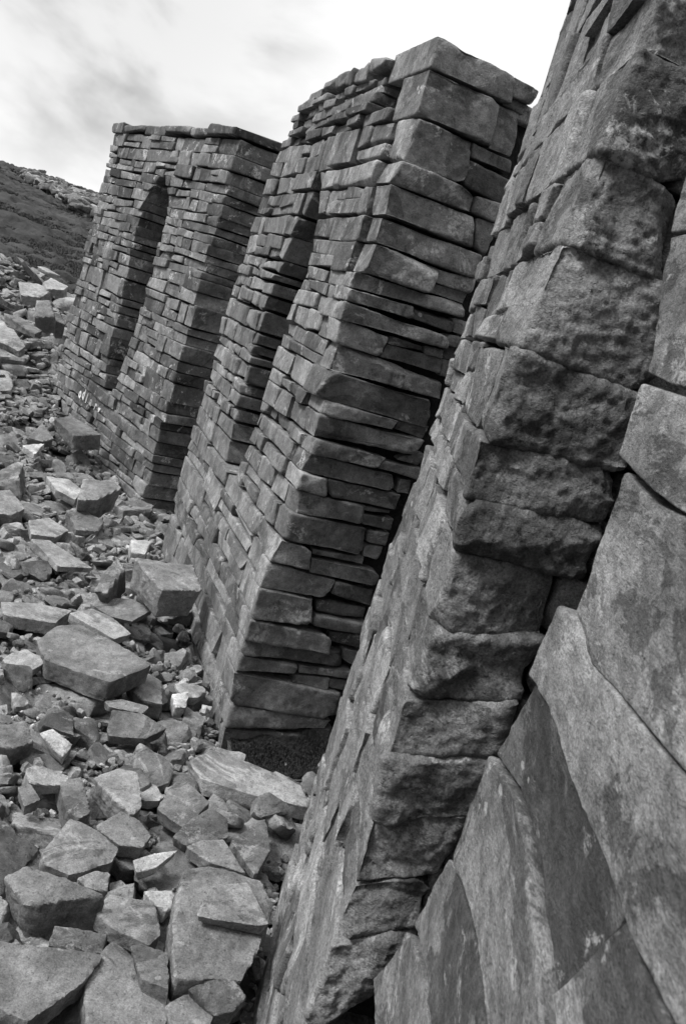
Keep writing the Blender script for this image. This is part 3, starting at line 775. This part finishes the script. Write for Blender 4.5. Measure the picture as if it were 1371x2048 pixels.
# ------------------------------------------------------------------ random rubble dropped on the heightmap
def rand_shape(rg, L0, flat):
    n = rg.integers(4, 7); a0 = rg.random()*6.283
    ang = a0+np.cumsum(rg.dirichlet(np.ones(n)*6))*6.283
    asp = rg.uniform(.55, 1.0)
    Ns = [np.array([math.cos(a), math.sin(a), rg.uniform(-.35, .35)]) for a in ang]; Hs = [L0*.5*rg.uniform(.7, 1.1)*(asp if abs(math.sin(a)) > .7 else 1) for a in ang]
    th_ = L0*flat
    for s in (1, -1):
        Ns.append(np.array([rg.uniform(-.18, .18), rg.uniform(-.18, .18), s*1.])); Hs.append(th_/2)
    if rg.random() < .6: Ns.append(np.array([rg.uniform(-1, 1), rg.uniform(-1, 1), rg.uniform(.5, 1.2)])); Hs.append(L0*.33*rg.uniform(.7, 1))
    for s in (1, -1):
        Ns += [np.array([s, 0., 0]), np.array([0, s*1., 0])]; Hs += [L0*.75, L0*.75]
    Ns = np.array(Ns); Ns /= np.linalg.norm(Ns, axis=1, keepdims=True)
    return Ns, np.array(Hs), (L0*.62, L0*.62*asp, th_*.55)
def rotm(rg, tilt):
    from mathutils import Euler
    return np.array(Euler((rg.normal(0, tilt), rg.normal(0, tilt), rg.random()*6.283)).to_matrix())
def inview(x, y, z, m_=480):
    p, c = proj(np.array([x, y, z])); return c > .3 and -m_ < p[0] < 1371+m_ and -m_ < p[1] < 2048+m_
TG = T(GX, GY)
_p, _c = proj(np.stack([GX, GY, TG], -1).reshape(-1, 3)); _p = _p.reshape(GX.shape+(2,)); _c = _c.reshape(GX.shape)
VIS = (_c > .3) & (_p[..., 0] > -480) & (_p[..., 0] < 1400) & (_p[..., 1] > 0) & (_p[..., 1] < 2200) & ~BLOCKED & (np.hypot(GX, GY) < 13.9) & (np.hypot(GX, GY) > 2.0)
def drop(nc, szf, flat, allow, tiltv, store, resk=.0045, kk=44, cov=.03, pc=60, zmax=.30):
    made = 0; tries = 0
    while made < nc and tries < nc*14:
        tries += 1
        rg = np.random.default_rng(sd_())
        if tries % 40 == 1:
            un = np.argwhere(VIS & (HM < TG+cov))
            if len(un) < 30: break
            wt = 1/np.maximum(gy[un[:, 1]], 2)**.6; wt = np.cumsum(wt/wt.sum())
        i_ = un[min(np.searchsorted(wt, rng.random()), len(un)-1)]; x = gx[i_[0]]; y = gy[i_[1]]; d = math.hypot(x, y)
        z = float(T(x, y))
        if in_pier(np.array(x), np.array(y), .01) or not inview(x, y, z): continue
        if math.hypot(x, y) > 13.9: continue
        # the recesses between the piers are open ground
        L0 = szf(d); fl = flat()
        Ns, Hs, dm = rand_shape(rg, L0, fl)
        P, Q = rock(Ns, Hs, dm, max(.008, d*resk), _seed[0], k=kk, amp=.035*L0)
        P = P@rotm(rg, tiltv).T
        Wd = P+np.array([x, y, 0])
        ft = foot(Wd)
        if ft is None: continue
        x0, y0, top, bot = ft; mk = top > -8; sl = (slice(x0, x0+top.shape[0]), slice(y0, y0+top.shape[1]))
        if (OWN[sl] & mk).sum() > allow*mk.sum(): continue
        if (BLOCKED[sl] & mk).sum() > .12*mk.sum(): continue
        diff = (HM[sl]-bot)[mk]
        zz_ = np.percentile(diff, pc)
        zt = (zz_+top[mk].max())-float(T(x, y))
        if zt > zmax+.10*(d > 7): continue
        HM[sl] = np.where(mk, np.maximum(HM[sl], top+zz_), HM[sl])
        Wd[:, 2] += zz_
        c = (Wd.mean(0)-CAM)@cF
        store.append((L0/c, Wd, Q, float(np.clip(rg.normal(.5, .2), .05, .95)), d)); made += 1
    return made
_a = (GX-P3.o[0])*P3.S[0]+(GY-P3.o[1])*P3.S[1]; _d = (GX-P3.o[0])*P3.D[0]+(GY-P3.o[1])*P3.D[1]
CORNER = (_a > -.42) & (_a < .02) & (_d > .02) & (_d < 1.2); VIS &= ~CORNER; OWN |= CORNER; BLOCKED |= CORNER
big = []; small = []
print('big', drop(560, lambda d: rng.lognormal(math.log(.27+.022*max(d-5, 0)), .28), lambda: rng.uniform(.12, .32), 1, .17, big, cov=.03, pc=35, zmax=.17))
print('mid', drop(950, lambda d: rng.lognormal(math.log(.17+.01*max(d-5, 0)), .28), lambda: rng.uniform(.14, .42), 1, .27, big, cov=.03, pc=35, zmax=.17))
GROUP = 'loose stones of the rubble slope'
# hand placed stones: label, category-name, mapper, top outline, height over ground, thickness, tilt (dx,dy), material, tone
def traced(name, label, zm, poly, h, th, tilt=(0, 0), mat=None, tone=.5, cat='stone', zref=None, amp=.008):
    poly = [zm(*p) for p in poly]; c = np.mean(poly, 0)
    P = onplane(c, np.array([0, 0, 0.]), np.array([0, 0, 1.]))
    for _ in range(25):
        zt = float(T(P[0], P[1]))+h; P2_ = onplane(c, np.array([0, 0, zt]), np.array([0, 0, 1.])); P = P*.5+P2_*.5
    C = P; n = np.array([-tilt[0], tilt[1], 1.]); n /= np.linalg.norm(n)
    V = np.array([onplane(q, C, n) for q in poly])
    C = V.mean(0)
    # plane basis
    e1 = np.cross(n, [0, 1, 0]); e1 /= np.linalg.norm(e1); e2 = np.cross(n, e1)
    uv = np.stack([(V-C)@e1, (V-C)@e2], -1)
    # convex hull
    pts = sorted(map(tuple, uv))
    def half(pts):
        o = []
        for p in pts:
            while len(o) >= 2 and (o[-1][0]-o[-2][0])*(p[1]-o[-2][1])-(o[-1][1]-o[-2][1])*(p[0]-o[-2][0]) <= 0: o.pop()
            o.append(p)
        return o
    hull = half(pts)[:-1]+half(pts[::-1])[:-1]; hull = np.array(hull)
    ctr = hull.mean(0)
    Ns, Hs = [], []
    rg = np.random.default_rng(sd_())
    cen = C+ctr[0]*e1+ctr[1]*e2-n*th/2
    for a, b in zip(hull, np.roll(hull, -1, 0)):
        t = b-a; l = np.linalg.norm(t)
        if l < .015: continue
        nn2 = np.array([t[1], -t[0]])/l
        nw = nn2[0]*e1+nn2[1]*e2+n*rg.uniform(-.25, .12); nw /= np.linalg.norm(nw)
        pt = C+a[0]*e1+a[1]*e2
        Ns.append(nw); Hs.append((pt-cen)@nw)
    Ns.append(n); Hs.append(th/2); nb = -n+rg.uniform(-.12, .12, 3); nb /= np.linalg.norm(nb); Ns.append(nb); Hs.append(th/2)
    Ns, Hs = np.array(Ns), np.maximum(np.array(Hs), .012)
    ext = np.abs(hull-ctr).max(0)
    Bm = np.stack([e1, e2, n]); dist = np.linalg.norm(cen-CAM)
    P, Q = rock(Ns@Bm.T, Hs, (ext[0], ext[1], th/2), max(.006, dist*.0028), _seed[0], k=48, amp=amp*min(1., th/.12))
    Wd = P@Bm+cen
    gpos = np.array([cen[0], cen[1], Wd[:, 2].min()])
    mb = MB(); mb.add(Wd, Q, tone); o = mb.build(name, mat or M_RUB, loc=gpos, sharp=38)
    tag(o, label, cat)
    ft = foot(Wd)
    if ft:
        x0, y0, top, bot = ft; sl = (slice(x0, x0+top.shape[0]), slice(y0, y0+top.shape[1])); mk = top > -8
        HM[sl] = np.where(mk, np.maximum(HM[sl], top), HM[sl]); OWN[sl] |= mk
    return o
TR = [
('broken_slab','big tilted flat slab jutting over smaller stones, left of the middle pier base',z7,[(170,300),(260,232),(360,222),(450,285),(545,318),(692,408),(500,490),(340,380),(210,385)],.30,.13,(.12,-.12),.5),
('broken_slab','long thin slab pointing right, upper of two beside the left frame edge',z7,[(0,120),(180,128),(330,162),(250,218),(15,180)],.20,.09,(0,-.1),.6),
('broken_slab','curved topped slab leaning above the pale slab near the overhanging block',z7,[(410,130),(470,100),(600,110),(700,155),(600,212),(510,190)],.26,.07,(.1,-.2),.62),
('broken_slab','long pale slab lying directly above the big tilted slab',z7,[(315,175),(420,152),(510,190),(600,268),(520,292),(400,222)],.27,.07,(0,-.15),.85),
('squared_block','squared stone block resting against the middle pier, its dark end jutting out',z7,[(610,-80),(880,-45),(918,72),(735,68)],.62,.26,(-.1,-.15),.62),
('squared_block','large dark fronted block with pale flat top at the foot of the farthest pier',z6,[(450,1465),(488,1340),(650,1345),(712,1392),(570,1465)],.50,.30,(-.1,-.25),.66),
('squared_block','flat topped block lying against the farthest pier below its painted letters',z6,[(320,985),(420,968),(600,1080),(430,1085)],.52,.18,(0,-.15),.5),
('flat_slab','long pale flat slab bedded in the ground in front of the middle pier base',z7,[(865,850),(960,800),(1130,850),(1370,960),(1420,1060),(1180,1010),(920,930)],.07,.12,(0,0),.85),
('small_block','small neat block sitting on the long pale flat slab',z7,[(962,860),(985,785),(1125,815),(1110,862)],.20,.12,(0,-.25),.6),
('flat_slab','five sided flat slab with smooth pale top in the lower left rubble',z7,[(190,1272),(320,1107),(440,1160),(540,1245),(520,1310),(310,1368),(200,1312)],.20,.10,(0,-.1),.66),
('broken_slab','wedge shaped dark boulder at the left frame edge below the five sided slab',z7,[(15,1380),(120,1330),(260,1370),(480,1460),(260,1490),(120,1500)],.28,.22,(.1,-.1),.38),
('flat_slab','smooth four sided slab lying left of the largest boulder',z7,[(430,1530),(500,1457),(700,1490),(735,1640),(680,1690),(520,1612)],.20,.07,(.05,-.05),.66),
('broken_slab','huge flat slab filling the bottom left corner',z7,[(-80,1660),(250,1700),(472,1735),(380,1862),(210,1950),(130,2040),(-80,1940)],.26,.13,(0,-.05),.5),
('broken_slab','oblong stone wedged behind the huge bottom left slab',z7,[(220,1690),(250,1598),(490,1640),(460,1728)],.24,.12,(0,-.15),.45),
('broken_slab','broad pointed slab beside the huge bottom left slab, running off the bottom',z7,[(385,1890),(480,1700),(515,1668),(600,1740),(700,1900),(790,1965),(740,2090),(400,2090)],.24,.12,(0,-.1),.56),
('broken_slab','stone with a flat face leaning on the broad pointed slab at the bottom',z7,[(590,1690),(640,1678),(770,1725),(768,1890),(640,1840)],.30,.12,(.15,0),.46),
('boulder','largest rounded boulder, lichen spotted, next to the near pier at the bottom',z7,[(780,1700),(800,1520),(832,1350),(950,1330),(1190,1390),(1245,1500),(1190,1680),(1105,1850),(800,1840)],.38,.34,(-.05,-.15),.55),
('broken_slab','thin slab with a rough broken edge lying on the largest boulder',z7,[(895,1555),(960,1420),(1130,1400),(1225,1590),(1170,1600),(950,1530)],.44,.06,(0,-.1),.6),
('broken_slab','angular cracked stone above the five sided slab',z7,[(430,925),(540,880),(630,905),(650,1055),(600,1092),(470,975)],.26,.16,(.1,-.1),.6),
('broken_slab','kite shaped dark faced slab below the long pale flat slab',z7,[(710,1065),(800,940),(850,935),(955,1035),(880,1120),(830,1150)],.20,.08,(.15,-.15),.42),
('broken_slab','ridged stone leaning across the kite shaped slab',z7,[(790,1192),(865,1120),(960,1062),(1040,1110),(1042,1200),(850,1232)],.22,.10,(0,-.3),.45),
('broken_slab','triangular slab lying above the largest boulder',z7,[(850,1240),(920,1208),(1020,1205),(1120,1362),(960,1312)],.20,.06,(0,-.1),.56),
('broken_slab','flat dark slab beside the near pier, right of the triangular slab',z7,[(1050,1212),(1130,1160),(1215,1130),(1232,1250),(1165,1372)],.14,.06,(0,-.1),.45),
('pale_sliver','bright sliver of freshly broken stone between the flat slabs',z7,[(605,1300),(700,1268),(810,1256),(720,1332),(620,1360)],.22,.06,(0,-.3),.8),
('broken_slab','dark smooth slab with a straight long edge under a narrow lath of stone',z7,[(490,700),(510,615),(650,630),(762,698),(660,746),(495,735)],.18,.08,(0,-.25),.3),
('narrow_slab','narrow lath of stone lying across the dark smooth slab',z7,[(475,575),(560,566),(680,600),(650,630),(500,602)],.25,.04,(0,-.1),.62),
('broken_slab','blocky stone under the tip of the big tilted slab',z7,[(575,490),(650,445),(735,480),(740,590),(650,570)],.16,.14,(.1,-.1),.5),
('pale_stone','small bright white topped stone beside the middle pier base',z7,[(783,542),(865,530),(850,606),(802,600)],.16,.10,(0,-.1),.95),
('broken_slab','narrow upright slab with a split face, left of the cracked stone',z7,[(270,935),(375,922),(412,1085),(360,1108),(300,1075)],.22,.12,(.1,-.05),.4),
('broken_slab','pale oblong slab left of the narrow upright slab',z7,[(118,885),(180,868),(320,920),(290,962),(140,950)],.22,.08,(0,-.15),.82),
('broken_slab','flat stone partly under the cracked stone',z7,[(440,1150),(550,1075),(630,1115),(690,1190),(650,1240),(540,1232)],.16,.08,(0,-.1),.5),
('broken_slab','dark triangular slab standing against the near pier at the bottom edge',z7,[(860,1890),(1010,1800),(1125,1925),(1060,1990),(980,2010)],.30,.10,(0,-.35),.35),
('broken_slab','stone at the very bottom between the broad slab and the dark triangular slab',z7,[(750,1960),(870,1905),(1000,1935),(950,2060),(770,2060)],.26,.12,(0,-.1),.5),
('pale_stone','bright edged angular stone in the small debris on the left',z7,[(180,722),(240,700),(330,772),(285,835)],.20,.10,(.1,-.2),.75),
('broken_slab','dark oblong boulder cut by the left frame edge',z7,[(-40,690),(120,670),(152,760),(60,792),(-40,775)],.22,.16,(0,-.2),.38),
('small_block','rounded oblong stone under the five sided slab',z7,[(350,1385),(430,1350),(500,1360),(490,1442),(400,1432)],.14,.09,(0,-.15),.62),
('pale_stone','pale narrow block above the largest boulder left side',z7,[(658,1442),(780,1440),(815,1480),(765,1535),(700,1500)],.20,.09,(0,-.1),.8),
('small_block','small square stone left of the upright split slab',z7,[(80,965),(140,950),(190,1022),(110,1058)],.16,.08,(0,-.1),.55),
('broken_slab','long steep slab at the left frame edge beside the farthest pier',z6,[(-30,400),(60,430),(150,562),(110,590),(-30,520)],.40,.12,(.2,-.3),.75),
('broken_slab','long dark slab sloping down just above the steep slab',z6,[(20,368),(120,390),(250,470),(200,492)],.45,.10,(.1,-.2),.4),
('boulder','many sided upright stone with lichen spots on the upper rubble',z6,[(200,385),(212,292),(290,292),(322,388),(230,395)],.55,.30,(0,-.8),.55),
('boulder','dark cornered block just left of the farthest pier edge',z6,[(290,372),(350,350),(388,430),(310,412)],.5,.28,(0,-.3),.45),
('broken_slab','smooth slab at the left edge level with the large dark fronted block',z6,[(-20,1405),(60,1400),(150,1512),(60,1552),(-20,1540)],.24,.14,(0,-.2),.62),
('broken_slab','long pale slab pointing to the overhanging block',z6,[(180,1690),(290,1700),(545,1862),(345,1852)],.26,.08,(0,-.15),.72),
('boulder','pointed upright stone left of the overhanging block',z6,[(550,1990),(600,1890),(690,1792),(730,1870),(620,2015)],.42,.26,(.3,-.5),.45),
('broken_slab','pyramid shaped lichened stone near the farthest pier foot',z6,[(160,1100),(250,1010),(322,1105),(250,1122)],.34,.16,(0,-.7),.5),
('boulder','dark rounded stone below the large dark fronted block',z6,[(388,1522),(500,1530),(610,1582),(580,1642),(450,1640)],.26,.18,(0,-.2),.28),
('pale_stone','bright triangular stone left of the farthest pier foot',z6,[(130,1142),(262,1130),(205,1192)],.34,.08,(0,-.2),.6),
('pale_stone','bright crusted slab left of the large dark fronted block',z6,[(272,1322),(400,1340),(482,1402),(440,1462),(330,1402)],.34,.09,(0,-.2),.5),
('broken_slab','broad flat slab below the dark rounded stone',z6,[(165,1580),(290,1565),(405,1640),(330,1682),(180,1662)],.24,.10,(0,-.15),.6),
('pale_stone','bright stone in the gap between the farthest and middle piers',z6,[(768,1692),(890,1700),(850,1780),(770,1768)],.16,.12,(0,-.2),.9),
('broken_slab','thin slab raised on the crest of the rubble against the heather',z6,[(215,92),(270,100),(355,150),(280,128)],.75,.05,(0,-.2),.7),
('broken_slab','smooth pale slab on the rubble crest beside the farthest pier',z6,[(250,190),(300,160),(400,212),(370,232),(280,225)],.45,.14,(0,-.3),.72),
('broken_slab','broad speckled boulder on the rubble crest at the left',z6,[(108,180),(215,195),(315,235),(230,275),(120,262)],.45,.18,(0,-.4),.72),
]
for e in TR:
    nm, lb, zm, poly, h, th_, tl, tn = e
    pale = nm.startswith('pale')
    traced(nm, lb, zm, poly, max(h*.75, .17), th_*.7, tl, M_PALE if pale else M_RUB, tn, cat=nm.replace('_', ' '))

print('top', drop(300, lambda d: rng.lognormal(math.log(.19+.015*max(d-5, 0)), .28), lambda: rng.uniform(.12, .36), .04, .26, big, cov=.13, pc=60, zmax=.36))
print('mid2', drop(400, lambda d: rng.lognormal(math.log(.12), .28), lambda: rng.uniform(.16, .45), .12, .35, big, cov=.06, pc=50))
print('small', drop(6000, lambda d: rng.lognormal(math.log(.055+.003*d), .38), lambda: rng.uniform(.2, .55), .2, .4, small, resk=.0055, kk=40, cov=.05, pc=45))
big.sort(key=lambda e: -e[0])
for i, (k, Wd, Q, t, d) in enumerate(big[:300]):
    mb = MB(); mb.add(Wd, Q, t); c = Wd.mean(0); c[2] = Wd[:, 2].min()
    o = mb.build('rubble_stone', M_RUB, loc=c, sharp=38)
    tag(o, 'loose grey angular rubble stone in the heap between the traced slabs'.replace('traced ', 'larger '), 'rubble stone', GROUP)
mb = MB()
for (k, Wd, Q, t, d) in big[300:]+small: mb.add(Wd, Q, t)
tag(mb.build('small_debris', M_RUB, sharp=38), 'small broken stones and chips filling the rubble slope', 'stone chips', kind='stuff')
# fine gravel
def make_gravel():
    n = 20000; a = np.radians(rng.uniform(-34, 7, n)); d = rng.uniform(1.9, 11, n); x = d*np.sin(a); y = d*np.cos(a)
    ok = ~in_pier(x, y, .0); x, y, d = x[ok], y[ok], d[ok]; n = len(x)
    ix = np.clip(((x-HX0)/HC).astype(int), 0, HNX-1); iy = np.clip(((y-HY0)/HC).astype(int), 0, HNY-1)
    low = HM[ix, iy] < T(x, y)+.08; x, y, d, ix, iy = x[low], y[low], d[low], ix[low], iy[low]; n = len(x)
    z = HM[ix, iy]
    idx, Q = lattice(3, 3, 3); V = []; QQ = []; TT = []
    base = idx-1.; nv = len(base)
    for i in range(12):
        pass
    s = rng.lognormal(math.log(.016), .45, n)
    R_ = rng.normal(size=(n, 3, 3)); R_, _ = np.linalg.qr(R_)
    sc_ = rng.uniform(.4, 1.1, (n, 1, 3))
    b = base[None]/np.linalg.norm(base, axis=1)[None, :, None]*rng.uniform(.75, 1.25, (n, nv, 1))*sc_*s[:, None, None]
    W = b@R_+np.stack([x, y, z+s*.3], -1)[:, None]
    Q = (Q[None]+(np.arange(n)*nv)[:, None, None]).reshape(-1, 4)
    mb = MB(); mb.v.append(W.reshape(-1, 3)); mb.q.append(Q); mb.t.append(np.repeat(rng.random(n), nv).astype(np.float32)); mb.n = n*nv
    tag(mb.build('gravel', M_RUB, sharp=30), 'fine gravel in the gaps of the rubble', 'gravel', kind='stuff')
make_gravel()

# dark moss in the corner between the middle and near piers
def make_moss():
    n = 30000; A = P3.w(-.02, .02, 0); 
    a = -rng.random(n)**1.4*.30; d = rng.uniform(.05, .95, n)
    p = P3.o+a[:, None]*P3.S+d[:, None]*P3.D
    z = T(p[:, 0], p[:, 1])+.03+.08*np.exp(-((a/.14)**2))*(1+.4*vnoise(np.stack([d*9, a*9, a*0], -1), 2))
    az = rng.random(n)*6.28; s = rng.uniform(.004, .009, n)
    p0 = np.stack([p[:, 0]-s*np.sin(az), p[:, 1]+s*np.cos(az), z-.02], -1); p1 = np.stack([p[:, 0]+s*np.sin(az), p[:, 1]-s*np.cos(az), z-.02], -1)
    p2 = np.stack([p[:, 0]+s*np.cos(az), p[:, 1]+s*np.sin(az), z+s*1.2], -1)
    V = np.stack([p0, p1, p2], 1).reshape(-1, 3)
    mb = MB(); mb.v.append(V); mb.q.append(np.arange(len(V)).reshape(-1, 3)); mb.t.append(np.full(len(V), .5, np.float32)); mb.n = len(V)
    g = np.linspace(-.32, -.0, 14); h_ = np.linspace(.03, 1.0, 30); A_, D_ = np.meshgrid(g, h_, indexing='ij')
    pp = P3.o+A_[..., None]*P3.S+D_[..., None]*P3.D; zz2 = T(pp[..., 0], pp[..., 1])+.02+.08*np.exp(-((A_/.14)**2))*(1+.4*vnoise(np.stack([D_*9, A_*9, A_*0], -1), 2))
    pp[..., 2] = zz2
    o = mb.build('moss_tufts', M_MOSS); tag(o, 'dark moss filling the corner at the foot of the middle pier', 'moss', kind='stuff')
    m2_ = MB(); I = np.arange(A_.size).reshape(A_.shape); q = np.stack([I[:-1, :-1], I[1:, :-1], I[1:, 1:], I[:-1, 1:]], -1).reshape(-1, 4); m2_.add(pp.reshape(-1, 3), q, .3)
    tag(m2_.build('mossy_soil', M_MOSS), kind='structure')
make_moss()

# tumbled wall along the skyline of the hill
def make_tumbled():
    root = None; mb = MB(); c0 = None
    for i in range(420):
        t = rng.random(); x_ = 55+t*150; yb = 350+t*75; q = (x_+rng.uniform(-12, 12), yb+rng.uniform(-14, 12)*(.5+t))
        r = ray(q); az = math.atan2(r[0], r[1]); sl = r[2]/math.hypot(r[0], r[1])
        d = 56.
        for dd in np.arange(30, 61, .5):
            if H+sl*dd <= float(T(dd*math.sin(az), dd*math.cos(az)))+.1: d = dd; break
        x, y = d*math.sin(az), d*math.cos(az); z = float(T(x, y))
        rg = np.random.default_rng(sd_()); L0 = rg.uniform(.25, .62); Ns, Hs, dm = rand_shape(rg, L0, rg.uniform(.3, .6))
        P, Q = rock(Ns, Hs, dm, .12, _seed[0], amp=.03*L0); P = P@rotm(rg, .25).T+np.array([x, y, z+.02+rg.uniform(0, .2)])
        if c0 is None: c0 = np.array([x, y, z])
        mb.add(P, Q, tone_(.25))
    tag(mb.build('tumbled_wall', M_RUB, loc=c0), 'tumbled stone wall running along the heather skyline', 'stone wall')
make_tumbled()
for o in sc.objects:
    if '_o' in o: del o['_o']
print('verts', sum(len(o.data.vertices) for o in sc.objects if o.type == 'MESH'), 'objects', len(sc.objects))
